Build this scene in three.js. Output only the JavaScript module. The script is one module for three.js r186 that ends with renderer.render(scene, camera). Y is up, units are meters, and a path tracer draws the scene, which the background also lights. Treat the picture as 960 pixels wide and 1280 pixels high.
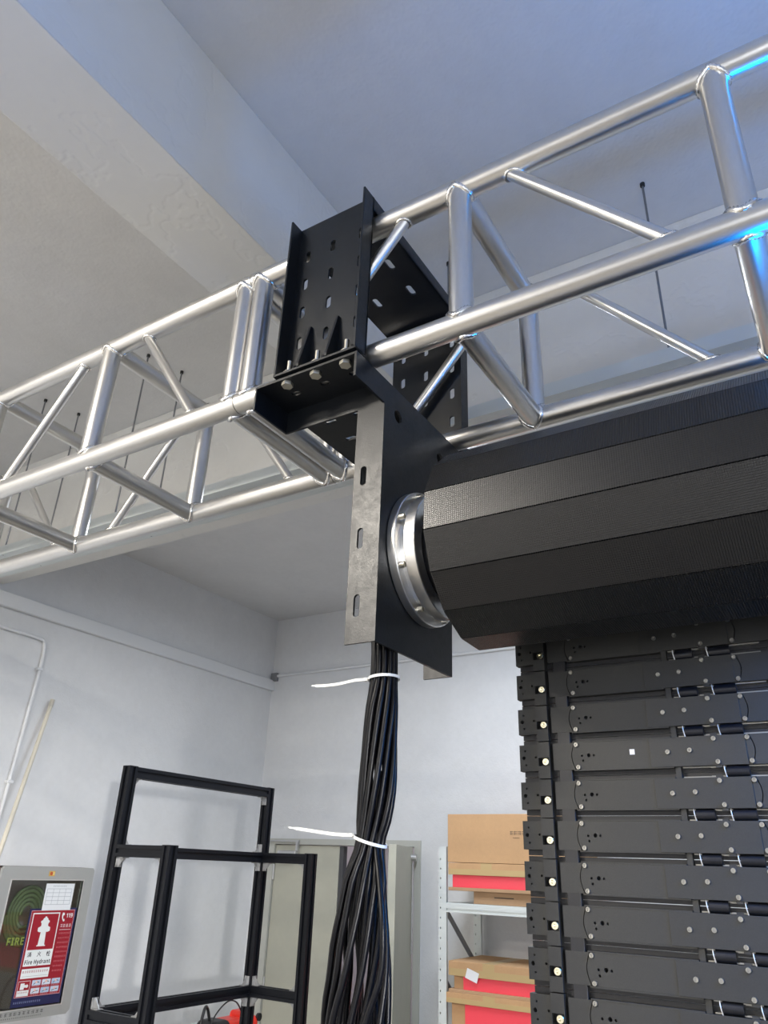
import * as THREE from 'three';
import { mergeGeometries, toCreasedNormals } from 'three/addons/utils/BufferGeometryUtils.js';
import { RoundedBoxGeometry } from 'three/addons/geometries/RoundedBoxGeometry.js';
import { RectAreaLightUniformsLib } from 'three/addons/lights/RectAreaLightUniformsLib.js';

// ---------------------------------------------------------------- camera, light, exposure
const scene = new THREE.Scene();
const EYE = 1.85;
const camera = new THREE.PerspectiveCamera(2 * Math.atan(640 / 931.4) * 180 / Math.PI, 960 / 1280, 0.02, 60);
camera.position.set(0, EYE, 0);
camera.rotation.order = 'YXZ';
camera.rotation.set(0.446862, 0.570269, 0.038222);
scene.add(camera);
const renderer = new THREE.WebGLRenderer({ antialias: true });
renderer.toneMapping = THREE.LinearToneMapping;
renderer.toneMappingExposure = 1.04;
renderer.shadowMap.enabled = true;
RectAreaLightUniformsLib.init();
scene.background = new THREE.Color().setRGB(0.6, 0.68, 0.8);

// light levels, used by the builders of the lamps below
const LIGHT = {
  side: { color: [0.72, 0.88, 1.08], power: 0.55, glow: 1 },
  rear: { color: [0.95, 0.98, 1.02], power: 6.5, glow: 3 },
  lamp: { color: [1.0, 0.93, 0.82], power: 140, glow: 22 },
  bay: { color: [0.86, 0.95, 1.08], power: 36, glow: 12 },
  addedFill: { color: [1.0, 0.98, 0.95], power: 75, glow: 12 },
  blue: { color: [0.0, 0.27, 1.0], power: 33, glow: 2.2 },
  corridor: { color: [1.0, 0.95, 0.98], power: 6, glow: 5 },
};

// ---------------------------------------------------------------- helpers
let seed = 7;
const rnd = () => { seed = (seed * 1664525 + 1013904223) >>> 0; return seed / 4294967296; };
const V = (x, y, z) => new THREE.Vector3(x, y, z);
const names = new Map();
function numbered(n) { const k = names.get(n) || 0; names.set(n, k + 1); return k ? `${n}_${String(k).padStart(3, '0')}` : n; }
function shadows(m) { m.castShadow = true; m.receiveShadow = true; return m; }
function thing(name, label, category, base = [0, 0, 0], group) {
  const g = new THREE.Group(); g.name = numbered(name); g.position.set(...base);
  g.userData = { label, category }; if (group) g.userData.group = group;
  scene.add(g); return g;
}
// geometry given in world axes becomes a part of its thing (or a sub-part of a part)
function part(parent, name, geo, mat) {
  const m = shadows(new THREE.Mesh(geo, mat)); m.name = name;
  const o = originOf(parent); geo.translate(-o.x, -o.y, -o.z);
  parent.add(m); return m;
}
function originOf(o) { const v = V(0, 0, 0); for (let p = o; p && p !== scene; p = p.parent) v.add(p.position); return v; }
function struct(name, geo, mat) {
  const m = shadows(new THREE.Mesh(geo, mat)); m.name = name; m.userData = { kind: 'structure' }; scene.add(m); return m;
}
const merge = (l) => mergeGeometries(l.map((g) => { const h = g.index ? g.toNonIndexed() : g; for (const k of Object.keys(h.attributes)) if (!['position', 'normal', 'uv'].includes(k)) h.deleteAttribute(k); return h; }), false);
function metreUV(g) {
  const h = g.index ? g.toNonIndexed() : g, p = h.attributes.position, n = h.attributes.normal, uv = new Float32Array(p.count * 2);
  for (let i = 0; i < p.count; i++) {
    const ax = Math.abs(n.getX(i)), ay = Math.abs(n.getY(i)), az = Math.abs(n.getZ(i));
    if (ay >= ax && ay >= az) { uv[2 * i] = p.getX(i); uv[2 * i + 1] = p.getZ(i); }
    else if (ax >= az) { uv[2 * i] = p.getZ(i); uv[2 * i + 1] = p.getY(i); }
    else { uv[2 * i] = p.getX(i); uv[2 * i + 1] = p.getY(i); }
  }
  h.setAttribute('uv', new THREE.BufferAttribute(uv, 2)); return h;
}
// box between two corners, edges rounded when r > 0
function bx(x0, x1, y0, y1, z0, z1, r = 0) {
  const w = Math.abs(x1 - x0), h = Math.abs(y1 - y0), d = Math.abs(z1 - z0);
  const g = r ? new RoundedBoxGeometry(w, h, d, 2, Math.min(r, w / 2.01, h / 2.01, d / 2.01)) : new THREE.BoxGeometry(w, h, d);
  g.translate((x0 + x1) / 2, (y0 + y1) / 2, (z0 + z1) / 2);
  return metreUV(g);
}
// cylinder between two points
function cyl(a, b, r0, r1 = r0, seg = 24, open = false) {
  const d = b.clone().sub(a), L = d.length();
  const g = new THREE.CylinderGeometry(r1, r0, L, seg, 1, open);
  const uv = g.attributes.uv;
  for (let i = 0; i < uv.count; i++) uv.setXY(i, uv.getX(i) * 2 * Math.PI * r0, uv.getY(i) * L);
  g.applyQuaternion(new THREE.Quaternion().setFromUnitVectors(V(0, 1, 0), d.normalize()));
  g.translate((a.x + b.x) / 2, (a.y + b.y) / 2, (a.z + b.z) / 2);
  return g;
}
// smooth tube through points
function tube(pts, r, seg = 40, rs = 8) {
  return new THREE.TubeGeometry(new THREE.CatmullRomCurve3(pts), seg, r, rs, false);
}
// plate: a 2D outline (with holes) extruded by t; place maps (u, v, w) to the world
function plate(outline, holes, t, place) {
  const s = new THREE.Shape(outline.map(([a, b]) => new THREE.Vector2(a, b)));
  for (const h of holes) s.holes.push(h);
  const g = new THREE.ExtrudeGeometry(s, { depth: t, bevelEnabled: false, curveSegments: 8 });
  const p = g.attributes.position;
  for (let i = 0; i < p.count; i++) { const q = place(p.getX(i), p.getY(i), p.getZ(i)); p.setXYZ(i, ...q); }
  // keep faces outward when the mapping mirrors
  const a = place(0, 0, 0), e = [place(1, 0, 0), place(0, 1, 0), place(0, 0, 1)].map((q) => V(q[0] - a[0], q[1] - a[1], q[2] - a[2]));
  if (e[0].clone().cross(e[1]).dot(e[2]) < 0) {
    for (let i = 0; i < p.count; i += 3) { const x = p.getX(i), y = p.getY(i), z = p.getZ(i); p.setXYZ(i, p.getX(i + 1), p.getY(i + 1), p.getZ(i + 1)); p.setXYZ(i + 1, x, y, z); }
  }
  g.computeVertexNormals(); return metreUV(g);
}
function slot(cx, cy, w, h) {            // upright rounded slot
  const p = new THREE.Path(), r = Math.min(w, h) / 2;
  if (h >= w) { const k = h / 2 - r; p.absarc(cx, cy + k, r, 0, Math.PI); p.absarc(cx, cy - k, r, Math.PI, 2 * Math.PI); }
  else { const k = w / 2 - r; p.absarc(cx + k, cy, r, -Math.PI / 2, Math.PI / 2); p.absarc(cx - k, cy, r, Math.PI / 2, 1.5 * Math.PI); }
  p.closePath(); return p;
}
function lathe(profile, axisFrom, dir, seg = 48) {  // profile [r, t], t along dir
  const g = toCreasedNormals(new THREE.LatheGeometry(profile.map(([r, t]) => new THREE.Vector2(r, t)), seg), 0.5);
  g.applyQuaternion(new THREE.Quaternion().setFromUnitVectors(V(0, 1, 0), dir));
  g.translate(axisFrom.x, axisFrom.y, axisFrom.z); return g;
}

// ---------------------------------------------------------------- materials
function noise2(n, cells, rep) {         // tileable value noise, 0..1
  const g = Array.from({ length: cells * cells }, rnd), out = new Float32Array(n * n);
  for (let y = 0; y < n; y++) for (let x = 0; x < n; x++) {
    const u = x / n * cells, v = y / n * cells, i = Math.floor(u), j = Math.floor(v);
    let a = u - i, b = v - j; a = a * a * (3 - 2 * a); b = b * b * (3 - 2 * b);
    const q = (s, t) => g[(t % cells) * cells + (s % cells)];
    out[y * n + x] = (q(i, j) * (1 - a) + q(i + 1, j) * a) * (1 - b) + (q(i, j + 1) * (1 - a) + q(i + 1, j + 1) * a) * b;
  }
  return out;
}
function layered(n, list) {              // [[cells, weight], ...]
  const o = new Float32Array(n * n); let s = 0;
  for (const [c, w] of list) { const q = noise2(n, c); for (let i = 0; i < o.length; i++) o[i] += q[i] * w; s += w; }
  for (let i = 0; i < o.length; i++) o[i] /= s; return o;
}
function texFrom(n, fn, rep, srgb) {     // fn(i) -> [r,g,b] 0..1
  const d = new Uint8Array(n * n * 4);
  for (let i = 0; i < n * n; i++) { const c = fn(i); for (let k = 0; k < 3; k++) d[4 * i + k] = Math.max(0, Math.min(255, c[k] * 255)); d[4 * i + 3] = 255; }
  const t = new THREE.DataTexture(d, n, n); t.wrapS = t.wrapT = THREE.RepeatWrapping; t.magFilter = THREE.LinearFilter; t.minFilter = THREE.LinearFilter;
  t.repeat.set(rep[0], rep[1]); if (srgb) t.colorSpace = THREE.SRGBColorSpace; t.needsUpdate = true; return t;
}
const lin = (r, g, b) => new THREE.Color().setRGB(r, g, b);
const M = (color, roughness, metalness = 0, more = {}) => new THREE.MeshPhysicalMaterial({ color, roughness, metalness, ...more });

const nWall = layered(256, [[4, 1], [16, 1], [64, 0.7], [128, 0.5]]);
const nFine = layered(256, [[32, 1], [128, 1.2]]);
const nStreak = (() => { const a = noise2(256, 128), o = new Float32Array(65536); for (let y = 0; y < 256; y++) for (let x = 0; x < 256; x++) o[y * 256 + x] = a[(Math.floor(y / 16) * 16) * 256 + x]; return o; })();
const wallMap = texFrom(256, (i) => { const v = 0.94 + 0.06 * nWall[i]; return [v, v, v]; }, [0.45, 0.45], true);
const wallBump = texFrom(256, (i) => [nFine[i], nFine[i], nFine[i]], [1.2, 1.2]);
const mWall = M(lin(0.74, 0.745, 0.75), 0.85, 0, { map: wallMap, bumpMap: wallBump, bumpScale: 0.0012 });
const mCeil = M(lin(0.7, 0.7, 0.7), 0.9, 0, { map: wallMap, bumpMap: wallBump, bumpScale: 0.001 });
const nPl = layered(256, [[3, 1.2], [7, 1], [20, 0.6], [60, 0.3]]);
const plMap = texFrom(256, (i) => { const v = 0.95 + 0.06 * (nPl[i] - 0.3); return [v, v, v * 0.995]; }, [0.9, 0.9], true);
const plBump = texFrom(256, (i) => { const r = Math.abs(nPl[i] - 0.5) < 0.02 ? 0.35 : 0.5 + 0.5 * nPl[i]; return [r, r, r]; }, [0.9, 0.9]);
const mBeam = M(lin(0.74, 0.735, 0.72), 0.85, 0, { map: plMap, bumpMap: plBump, bumpScale: 0.0016 });
const mFloor = M(lin(0.2, 0.185, 0.16), 0.5, 0, { map: wallMap });

const aluRough = texFrom(256, (i) => { const v = 0.8 + 0.16 * (nWall[i] - 0.5) + 0.05 * (nStreak[i] - 0.5); return [v, v, v]; }, [6, 1.3]);
const aluMap = texFrom(256, (i) => { const v = 0.95 + 0.05 * (nWall[i] - 0.5) + 0.02 * (nFine[i] - 0.5); return [v, v, v]; }, [5, 1.5], true);
const mAlu = M(lin(0.76, 0.752, 0.735), 0.38, 1, { roughnessMap: aluRough, map: aluMap });
const mWeld = M(lin(0.85, 0.84, 0.82), 0.25, 1);
const blackRough = texFrom(256, (i) => { const v = 0.75 + 0.4 * (nWall[i] - 0.5) + 0.2 * (nFine[i] - 0.5); return [v, v, v]; }, [5, 5]);
const blackBump = texFrom(256, (i) => [nFine[i], nFine[i], nFine[i]], [14, 14]);
const mBlack = M(lin(0.006, 0.0075, 0.01), 0.5, 0, { specularIntensity: 0.8, roughnessMap: blackRough, bumpMap: blackBump, bumpScale: 0.00012 });
const mSteel = M(lin(0.8, 0.79, 0.77), 0.42, 1, { roughnessMap: aluRough });
const mZinc = M(lin(0.72, 0.68, 0.58), 0.35, 1);
const mRubber = M(lin(0.012, 0.012, 0.014), 0.42);
const mCable = M(lin(0.003, 0.003, 0.004), 0.34, 0, { specularIntensity: 0.4 });
const mTie = M(lin(0.66, 0.66, 0.64), 0.4);
const mProfile = M(lin(0.005, 0.006, 0.009), 0.42, 0, { specularIntensity: 0.45 });
const mGalv = M(lin(0.62, 0.66, 0.66), 0.45, 0.3);
const mPVC = M(lin(0.72, 0.73, 0.74), 0.5);

// ---------------------------------------------------------------- the room
const CEIL = 3.844, XL = -4.3, XR = 4.5, ZB = -5.0, ZF = 4.5;
struct('floor', bx(XL - 0.2, XR + 0.2, -0.2, 0, ZB - 2.6, ZF + 0.2), mFloor);
struct('ceiling', bx(XL - 0.2, XR + 0.2, CEIL, CEIL + 0.2, ZB - 0.2, ZF + 0.2), mCeil);
struct('wall_left', bx(XL - 0.2, XL, 0, CEIL, ZB - 0.2, ZF + 0.2), mWall);
// back wall with the doorway
const DX0 = -4.1, DX1 = -2.84, DH = 2.0;
struct('wall_back', merge([
  bx(XL, DX0 - 0.05, 0, CEIL, ZB - 0.2, ZB), bx(DX1 + 0.05, XR, 0, CEIL, ZB - 0.2, ZB), bx(DX0 - 0.05, DX1 + 0.05, DH + 0.04, CEIL, ZB - 0.2, ZB)]), mWall);
// walls behind and beside the camera, each with a large window
const W1 = { z0: 0.3, z1: 3.9, y0: 0.5, y1: 2.2 }, W2 = { x0: 1.1, x1: 2.6, y0: 0.5, y1: 2.2 };
struct('wall_right', merge([
  bx(XR, XR + 0.2, 0, W1.y0, ZB, ZF), bx(XR, XR + 0.2, W1.y1, CEIL, ZB, ZF), bx(XR, XR + 0.2, W1.y0, W1.y1, ZB, W1.z0), bx(XR, XR + 0.2, W1.y0, W1.y1, W1.z1, ZF)]), mWall);
struct('wall_front', merge([
  bx(XL, XR, 0, W2.y0, ZF, ZF + 0.2), bx(XL, XR, W2.y1, CEIL, ZF, ZF + 0.2), bx(XL, W2.x0, W2.y0, W2.y1, ZF, ZF + 0.2), bx(W2.x1, XR, W2.y0, W2.y1, ZF, ZF + 0.2)]), mWall);
const glowPane = (l) => M(lin(0.8, 0.8, 0.8), 0.6, 0, { emissive: lin(...l.color), emissiveIntensity: l.glow });
function areaLight(l, w, h, at, look) {
  const a = new THREE.RectAreaLight(lin(...l.color), l.power, w, h); a.position.set(...at); a.lookAt(...look); a.castShadow = true; scene.add(a);
}
{ // frosted daylight windows
  const mFrame = M(lin(0.6, 0.6, 0.6), 0.4);
  const w1 = struct('window_1', metreUV(new THREE.BoxGeometry(0.02, W1.y1 - W1.y0, W1.z1 - W1.z0)), glowPane(LIGHT.side));
  w1.position.set(XR + 0.1, (W1.y0 + W1.y1) / 2, (W1.z0 + W1.z1) / 2);
  for (let k = 0; k <= 3; k++) { const z = W1.z0 + (W1.z1 - W1.z0) * k / 3; part(w1, 'window_bar', bx(XR + 0.06, XR + 0.088, W1.y0, W1.y1, z - 0.03, z + 0.03), mFrame); }
  const w2 = struct('window_2', metreUV(new THREE.BoxGeometry(W2.x1 - W2.x0, W2.y1 - W2.y0, 0.02)), glowPane(LIGHT.rear));
  w2.position.set((W2.x0 + W2.x1) / 2, (W2.y0 + W2.y1) / 2, ZF + 0.1);
  for (let k = 0; k <= 3; k++) { const x = W2.x0 + (W2.x1 - W2.x0) * k / 3; part(w2, 'window_bar', bx(x - 0.03, x + 0.03, W2.y0, W2.y1, ZF + 0.06, ZF + 0.088), mFrame); }
  areaLight(LIGHT.side, W1.z1 - W1.z0, W1.y1 - W1.y0, [XR - 0.01, (W1.y0 + W1.y1) / 2, (W1.z0 + W1.z1) / 2], [XL, (W1.y0 + W1.y1) / 2, (W1.z0 + W1.z1) / 2]);
  areaLight(LIGHT.rear, W2.x1 - W2.x0, W2.y1 - W2.y0, [(W2.x0 + W2.x1) / 2, (W2.y0 + W2.y1) / 2, ZF - 0.01], [(W2.x0 + W2.x1) / 2, (W2.y0 + W2.y1) / 2, ZB]);
}
// concrete beams under the ceiling
struct('ceiling_beam', bx(-1.412, -1.154, 3.404, CEIL, -2.04, ZF, 0.004), mBeam);
struct('ceiling_beam_001', bx(XL, XR, 3.343, CEIL, -2.41, -2.04, 0.004), mBeam);

{ // the ceiling lamps behind the camera
  const mBody = M(lin(0.7, 0.7, 0.7), 0.4);
  const spots = [[-1.85, 1.0, 'white linear ceiling lamp hanging between the beam and the left wall, nearest the truss', LIGHT.lamp], [-3.1, 2.6, 'white linear ceiling lamp hanging near the left wall, farthest from the truss', LIGHT.lamp], [-1.7, -3.3, 'white linear ceiling lamp hanging behind the cross beam and the LED drum', LIGHT.bay, true]];
  for (const [x, z, label, light, turned] of spots) {
    const t = thing('ceiling_lamp', label, 'lamp', [x, 3.6, z]), lx = turned ? 0.15 : 0.6, lz = turned ? 0.6 : 0.15;
    part(t, 'housing', bx(x - lx - 0.02, x + lx + 0.02, 3.6, 3.66, z - lz - 0.02, z + lz + 0.02, 0.01), mBody);
    part(t, 'diffuser', bx(x - lx, x + lx, 3.592, 3.6, z - lz, z + lz), glowPane(light));
    for (const s of [-0.8, 0.8]) { const rx = x + (turned ? 0 : s * lx), rz = z + (turned ? s * lz : 0); part(t, 'hanger_rod', cyl(V(rx, 3.66, rz), V(rx, CEIL, rz), 0.004, 0.004, 8), mSteel); }
    areaLight(light, 2 * lx, 2 * lz, [x, 3.585, z], [x, 0, z - 0.0001]);
  }
}

{ // tripod lamp out of view, added to brighten the lower left wall
  const p = V(2.6, 2.0, 1.8), aim = V(-4.3, 0.9, -2.8), d = aim.clone().sub(p).normalize(), f = p.clone().addScaledVector(d, 0.06);
  const t = thing('added_fill_lamp', 'black tripod lamp out of view, added to brighten the left wall', 'lamp', [p.x, 0, p.z]);
  const mF = M(lin(0.02, 0.02, 0.02), 0.5);
  part(t, 'lamp_head', lathe([[0, -0.12], [0.07, -0.12], [0.13, 0.05], [0.122, 0.05], [0.066, -0.1], [0, -0.1]], p, d, 32), mF);
  part(t, 'lamp_glass', lathe([[0, 0.02], [0.112, 0.02], [0.112, 0.024], [0, 0.024]], p, d, 32), glowPane(LIGHT.addedFill));
  part(t, 'pole', cyl(V(p.x, 0.5, p.z), V(p.x, p.y - 0.09, p.z), 0.016, 0.016, 14), mF);
  for (let k = 0; k < 3; k++) part(t, 'leg', cyl(V(p.x, 0.6, p.z), V(p.x + 0.45 * Math.cos(k * 2.094), 0.01, p.z + 0.45 * Math.sin(k * 2.094)), 0.011, 0.011, 10), mF);
  const l = new THREE.SpotLight(lin(...LIGHT.addedFill.color), LIGHT.addedFill.power, 0, 0.29, 0.75, 2); l.position.copy(f); l.target.position.copy(aim); l.castShadow = true; l.shadow.radius = 4; scene.add(l, l.target);
}

// ---------------------------------------------------------------- aluminium box truss
const YB = EYE + 0.9234, YA = YB + 0.35, ZBf = -1.0, ZC = -1.37, CR = 0.0245;
function weldBead(tubeFrom, dir, rb, chordP, rc) {   // bead on the line where a tube meets an x-wise chord
  const u = V(1, 0, 0); if (Math.abs(dir.x) > 0.9) u.set(0, 1, 0);
  const a = u.clone().sub(dir.clone().multiplyScalar(u.dot(dir))).normalize(), b = dir.clone().cross(a);
  const pts = [], N = 56;
  for (let i = 0; i < N; i++) {
    const f = i / N * 2 * Math.PI, o = tubeFrom.clone().addScaledVector(a, rb * Math.cos(f)).addScaledVector(b, rb * Math.sin(f));
    // from the far end of the tube towards the chord: |(o + t dir) - chord| in yz = rc
    const oy = o.y - chordP.y, oz = o.z - chordP.z, A = dir.y * dir.y + dir.z * dir.z, B = oy * dir.y + oz * dir.z, Cc = oy * oy + oz * oz - rc * rc;
    const D = B * B - A * Cc, t = (-B - Math.sqrt(Math.max(D, 0))) / A;
    pts.push(o.addScaledVector(dir, t));
  }
  const pos = [], idx = [], S = 6, c = V(0, 0, 0);
  pts.forEach((p) => c.addScaledVector(p, 1 / N));
  for (let i = 0; i < N; i++) {
    const p = pts[i], tg = pts[(i + 1) % N].clone().sub(pts[(i + N - 1) % N]).normalize();
    const out = p.clone().sub(c).normalize(), nn = tg.clone().cross(out).normalize(), r = rb * 0.19 + 0.0016 + 0.0009 * (i % 2 ? 1 : -1) + 0.0005 * (rnd() - 0.5);
    for (let s = 0; s < S; s++) { const q = s / S * 2 * Math.PI; const v = p.clone().addScaledVector(out, r * Math.cos(q)).addScaledVector(nn, r * Math.sin(q)); pos.push(v.x, v.y, v.z); }
  }
  for (let i = 0; i < N; i++) for (let s = 0; s < S; s++) { const i2 = (i + 1) % N, s2 = (s + 1) % S; idx.push(i * S + s, i2 * S + s, i * S + s2, i2 * S + s, i2 * S + s2, i * S + s2); }
  const g = new THREE.BufferGeometry(); g.setAttribute('position', new THREE.Float32BufferAttribute(pos, 3)); g.setAttribute('uv', new THREE.Float32BufferAttribute(new Float32Array(pos.length / 3 * 2), 2)); g.setIndex(idx); g.computeVertexNormals(); return g;
}
const CH = { A: [YA, ZBf], B: [YB, ZBf], C: [YB, ZC], D: [YA, ZC] };
// the bead solver walks from the mid of the tube towards each chord
function beadsFor(p, a, b, r) {
  const mid = a.clone().add(b).multiplyScalar(0.5), d = b.clone().sub(a).normalize();
  part(p, 'weld_bead', weldBead(mid, d, r, b, CR), mWeld);
  part(p, 'weld_bead', weldBead(mid, d.clone().negate(), r, a, CR), mWeld);
}
function trussBrace(t, name, k0, x0, k1, x1, r) {
  const a = V(x0, ...CH[k0]), b = V(x1, ...CH[k1]);
  const p = part(t, name, cyl(a, b, r, r, r > 0.02 ? 36 : 20, true), mAlu);
  beadsFor(p, a, b, r); return p;
}
function truss(label, x0, x1, nodes, diags) {
  const t = thing('truss_segment', label, 'truss', [(x0 + x1) / 2, YB - CR, (ZBf + ZC) / 2]);
  for (const k of 'ABCD') part(t, 'chord', cyl(V(x0, ...CH[k]), V(x1, ...CH[k]), CR, CR, 48), mAlu);
  for (const x of nodes) {
    trussBrace(t, 'upright_tube', 'A', x, 'B', x, 0.0238); trussBrace(t, 'upright_tube', 'D', x, 'C', x, 0.0238);
    trussBrace(t, 'cross_tube', 'A', x, 'D', x, 0.0238); trussBrace(t, 'cross_tube', 'B', x, 'C', x, 0.0238);
  }
  for (const [xt, xb] of diags) { trussBrace(t, 'diagonal_tube', 'A', xt, 'B', xb, 0.0125); trussBrace(t, 'diagonal_tube', 'D', xt, 'C', xb, 0.0125); }
  return t;
}
truss('polished aluminium box truss running over the black LED drum', -1.0325, 1.0325, [-1.007, -0.485, 0.005, 0.5, 1.007], [[-0.6, -0.9], [-0.387, -0.088], [0.39, 0.1], [0.6, 0.9]]);
truss('polished aluminium box truss running from the black bracket to the left wall', -4.29, -1.0345, [-1.06, -1.55, -2.07, -2.59, -3.11, -3.63, -4.2], [[-1.42, -1.17], [-1.65, -1.93], [-2.47, -2.17], [-2.69, -2.99], [-3.51, -3.21], [-3.75, -4.05]]);

// ---------------------------------------------------------------- black clamp frame round the truss
const BXR = -0.68, BXL = -0.8825, BT = 0.005;
{
  const topY = 3.186, botY = 2.752, zW = -0.968, zF = -0.935, zR = -1.40, zRf = -1.433, webY = 3.15;
  const t = thing('truss_clamp', 'matte black slotted steel clamp frame bolted around the truss', 'bracket', [BXR, botY, zW]);
  const cols = [-0.851, -0.782, -0.706], rows = [3.093, 3.013, 2.933, 2.85];
  const slots = []; for (const x of cols) for (const y of rows) slots.push(slot(x, y, 0.0135, 0.032));
  const web = (z) => plate([[BXL, botY], [BXR, botY], [BXR, topY], [BXL, topY]], slots, BT, (u, v, w) => [u, v, z + w]);
  const flange = (x, y0, y1, z0, z1) => bx(x, x + BT, y0, y1, z0, z1, 0.0012);
  part(t, 'front_channel', merge([web(zW - BT), flange(BXL, botY, topY, zW - BT, zF), flange(BXR - BT, botY, topY, zW - BT, zF)]), mBlack);
  part(t, 'rear_channel', merge([web(zR), flange(BXL, botY, topY, zR, zRf), flange(BXR - BT, botY, topY, zR, zRf)]), mBlack);
  const ts = []; for (const x of [-0.735, -0.833]) for (const z of [-1.03, -1.13, -1.23]) ts.push(slot(x, z, 0.0145, 0.036));
  part(t, 'top_channel', merge([plate([[BXL, zR], [BXR, zR], [BXR, zW - BT], [BXL, zW - BT]], ts, BT, (u, v, w) => [u, webY + w, v]), flange(BXL, webY, topY, zR, zW - BT), flange(BXR - BT, webY, topY, zR, zW - BT)]), mBlack);
  part(t, 'base_plate', plate([[BXL, zW], [BXR, zW], [BXR, zF], [BXL, zF]], [], BT, (u, v, w) => [u, botY + w, v]), mBlack);
  for (const x of [-0.822, -0.752]) part(t, 'gusset', plate([[zW, botY + BT], [zF + 0.002, botY + BT], [zF + 0.002, botY + 0.012], [zW + 0.006, botY + 0.125], [zW, botY + 0.125]], [], 0.005, (u, v, w) => [x + w, v, u]), mBlack);
}

// ---------------------------------------------------------------- hanger bracket that carries the drum
const AXY = 2.408, AXZ = -1.206;             // drum axis
{
  const yT = 2.7485, yArm = 2.692, yBot = 2.203, zf = -1.0465, zr = -1.338, zArmF = -0.942, zArmR = -1.44, xL = -0.93, xF = -0.744;
  const t = thing('hanger_bracket', 'matte black folded steel hanger bracket with slotted flange below the truss', 'bracket', [BXR, yBot, (zf + zr) / 2]);
  const round = (z, y, r) => { const p = new THREE.Path(); p.absarc(z, y, r, 0, 2 * Math.PI); return p; };
  part(t, 'side_plate', plate([[zr, yBot], [zf, yBot], [zf, yArm], [zArmF, yArm], [zArmF, yT], [zArmR, yT], [zArmR, yArm], [zr, yArm]], [round(-1.1, 2.687, 0.0145), round(-1.283, 2.679, 0.0145)], BT, (u, v, w) => [BXR - BT + w, v, u]), mBlack);
  const fs = [2.535, 2.403, 2.272].map((y) => slot(-0.722, y, 0.0135, 0.042));
  part(t, 'front_flange', plate([[BXR - BT, yBot], [BXR - BT, yT - BT], [xL, yT - BT], [xL, yArm], [xF, yArm], [xF, yBot]], fs, BT, (u, v, w) => [u, v, zf - BT + w]), mBlack);
  part(t, 'rear_flange', plate([[BXR - BT, yBot], [BXR - BT, yT - BT], [xL, yT - BT], [xL, yArm], [xF, yArm], [xF, yBot]], [2.535, 2.403, 2.272].map((y) => slot(-0.722, y, 0.0135, 0.042)), BT, (u, v, w) => [u, v, zr + w]), mBlack);
  const as = []; for (const x of [-0.868, -0.793, -0.722]) { as.push(slot(x, -0.995, 0.022, 0.012)); for (const z of [-1.12, -1.2, -1.28]) as.push(slot(x, z, 0.03, 0.013)); }
  part(t, 'arm_web', plate([[xL, zArmR], [BXR - BT, zArmR], [BXR - BT, zArmF], [xL, zArmF]], as, BT, (u, v, w) => [u, yT - BT + w, v]), mBlack);
  part(t, 'arm_flange', bx(xL - BT, xL, yArm, yT, zf - BT, zArmF, 0.0012), mBlack);
  part(t, 'stiffener', bx(-0.80, -0.745, 2.70, yT - BT, -1.26, -1.18, 0.002), mBlack);
  for (const x of [-0.86, -0.788, -0.716]) {
    const z = -0.956, hex = (r) => { const s = []; for (let k = 0; k < 6; k++) s.push([r * Math.cos(k * Math.PI / 3 + 0.3), r * Math.sin(k * Math.PI / 3 + 0.3)]); return s; };
    const b = part(t, 'bolt', merge([plate(hex(0.0122), [], 0.0085, (u, v, w) => [x + u, yT - BT - 0.0005 - w, z + v]), metreUV(cyl(V(x, yT - 0.01, z), V(x, yT + 0.048, z), 0.005, 0.005, 14))]), mZinc);
    part(b, 'nut', merge([plate(hex(0.0115), [], 0.0125, (u, v, w) => [x + u, yT + 0.0092 + w, z + v]), metreUV(cyl(V(x, yT + 0.0078, z), V(x, yT + 0.0093, z), 0.0135, 0.0135, 18))]), mZinc);
  }
}
{ // machined bearing ring between the bracket and the drum
  const t = thing('bearing_ring', 'polished steel bearing ring on the side of the black hanger bracket', 'bearing', [BXR, AXY, AXZ]);
  const c = V(BXR + 0.0005, AXY, AXZ), d = V(1, 0, 0);
  part(t, 'flange', lathe([[0.09, 0], [0.1335, 0], [0.135, 0.0015], [0.135, 0.0165], [0.1335, 0.018], [0.116, 0.018], [0.116, 0.03], [0.09, 0.03]], c, d, 72), mSteel);
  part(t, 'collar', lathe([[0.088, 0.03], [0.1235, 0.03], [0.125, 0.0315], [0.125, 0.052], [0.1235, 0.0535], [0.097, 0.0535], [0.095, 0.05], [0.093, 0.03]], c, d, 72), mSteel);
  for (let k = 0; k < 8; k++) {
    const a = k * Math.PI / 4 + 0.35, y = AXY + 0.1255 * Math.sin(a), z = AXZ + 0.1255 * Math.cos(a);
    part(t, 'cap_screw', cyl(V(BXR + 0.017, y, z), V(BXR + 0.029, y, z), 0.006, 0.0055, 12), mZinc);
  }
}

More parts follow.
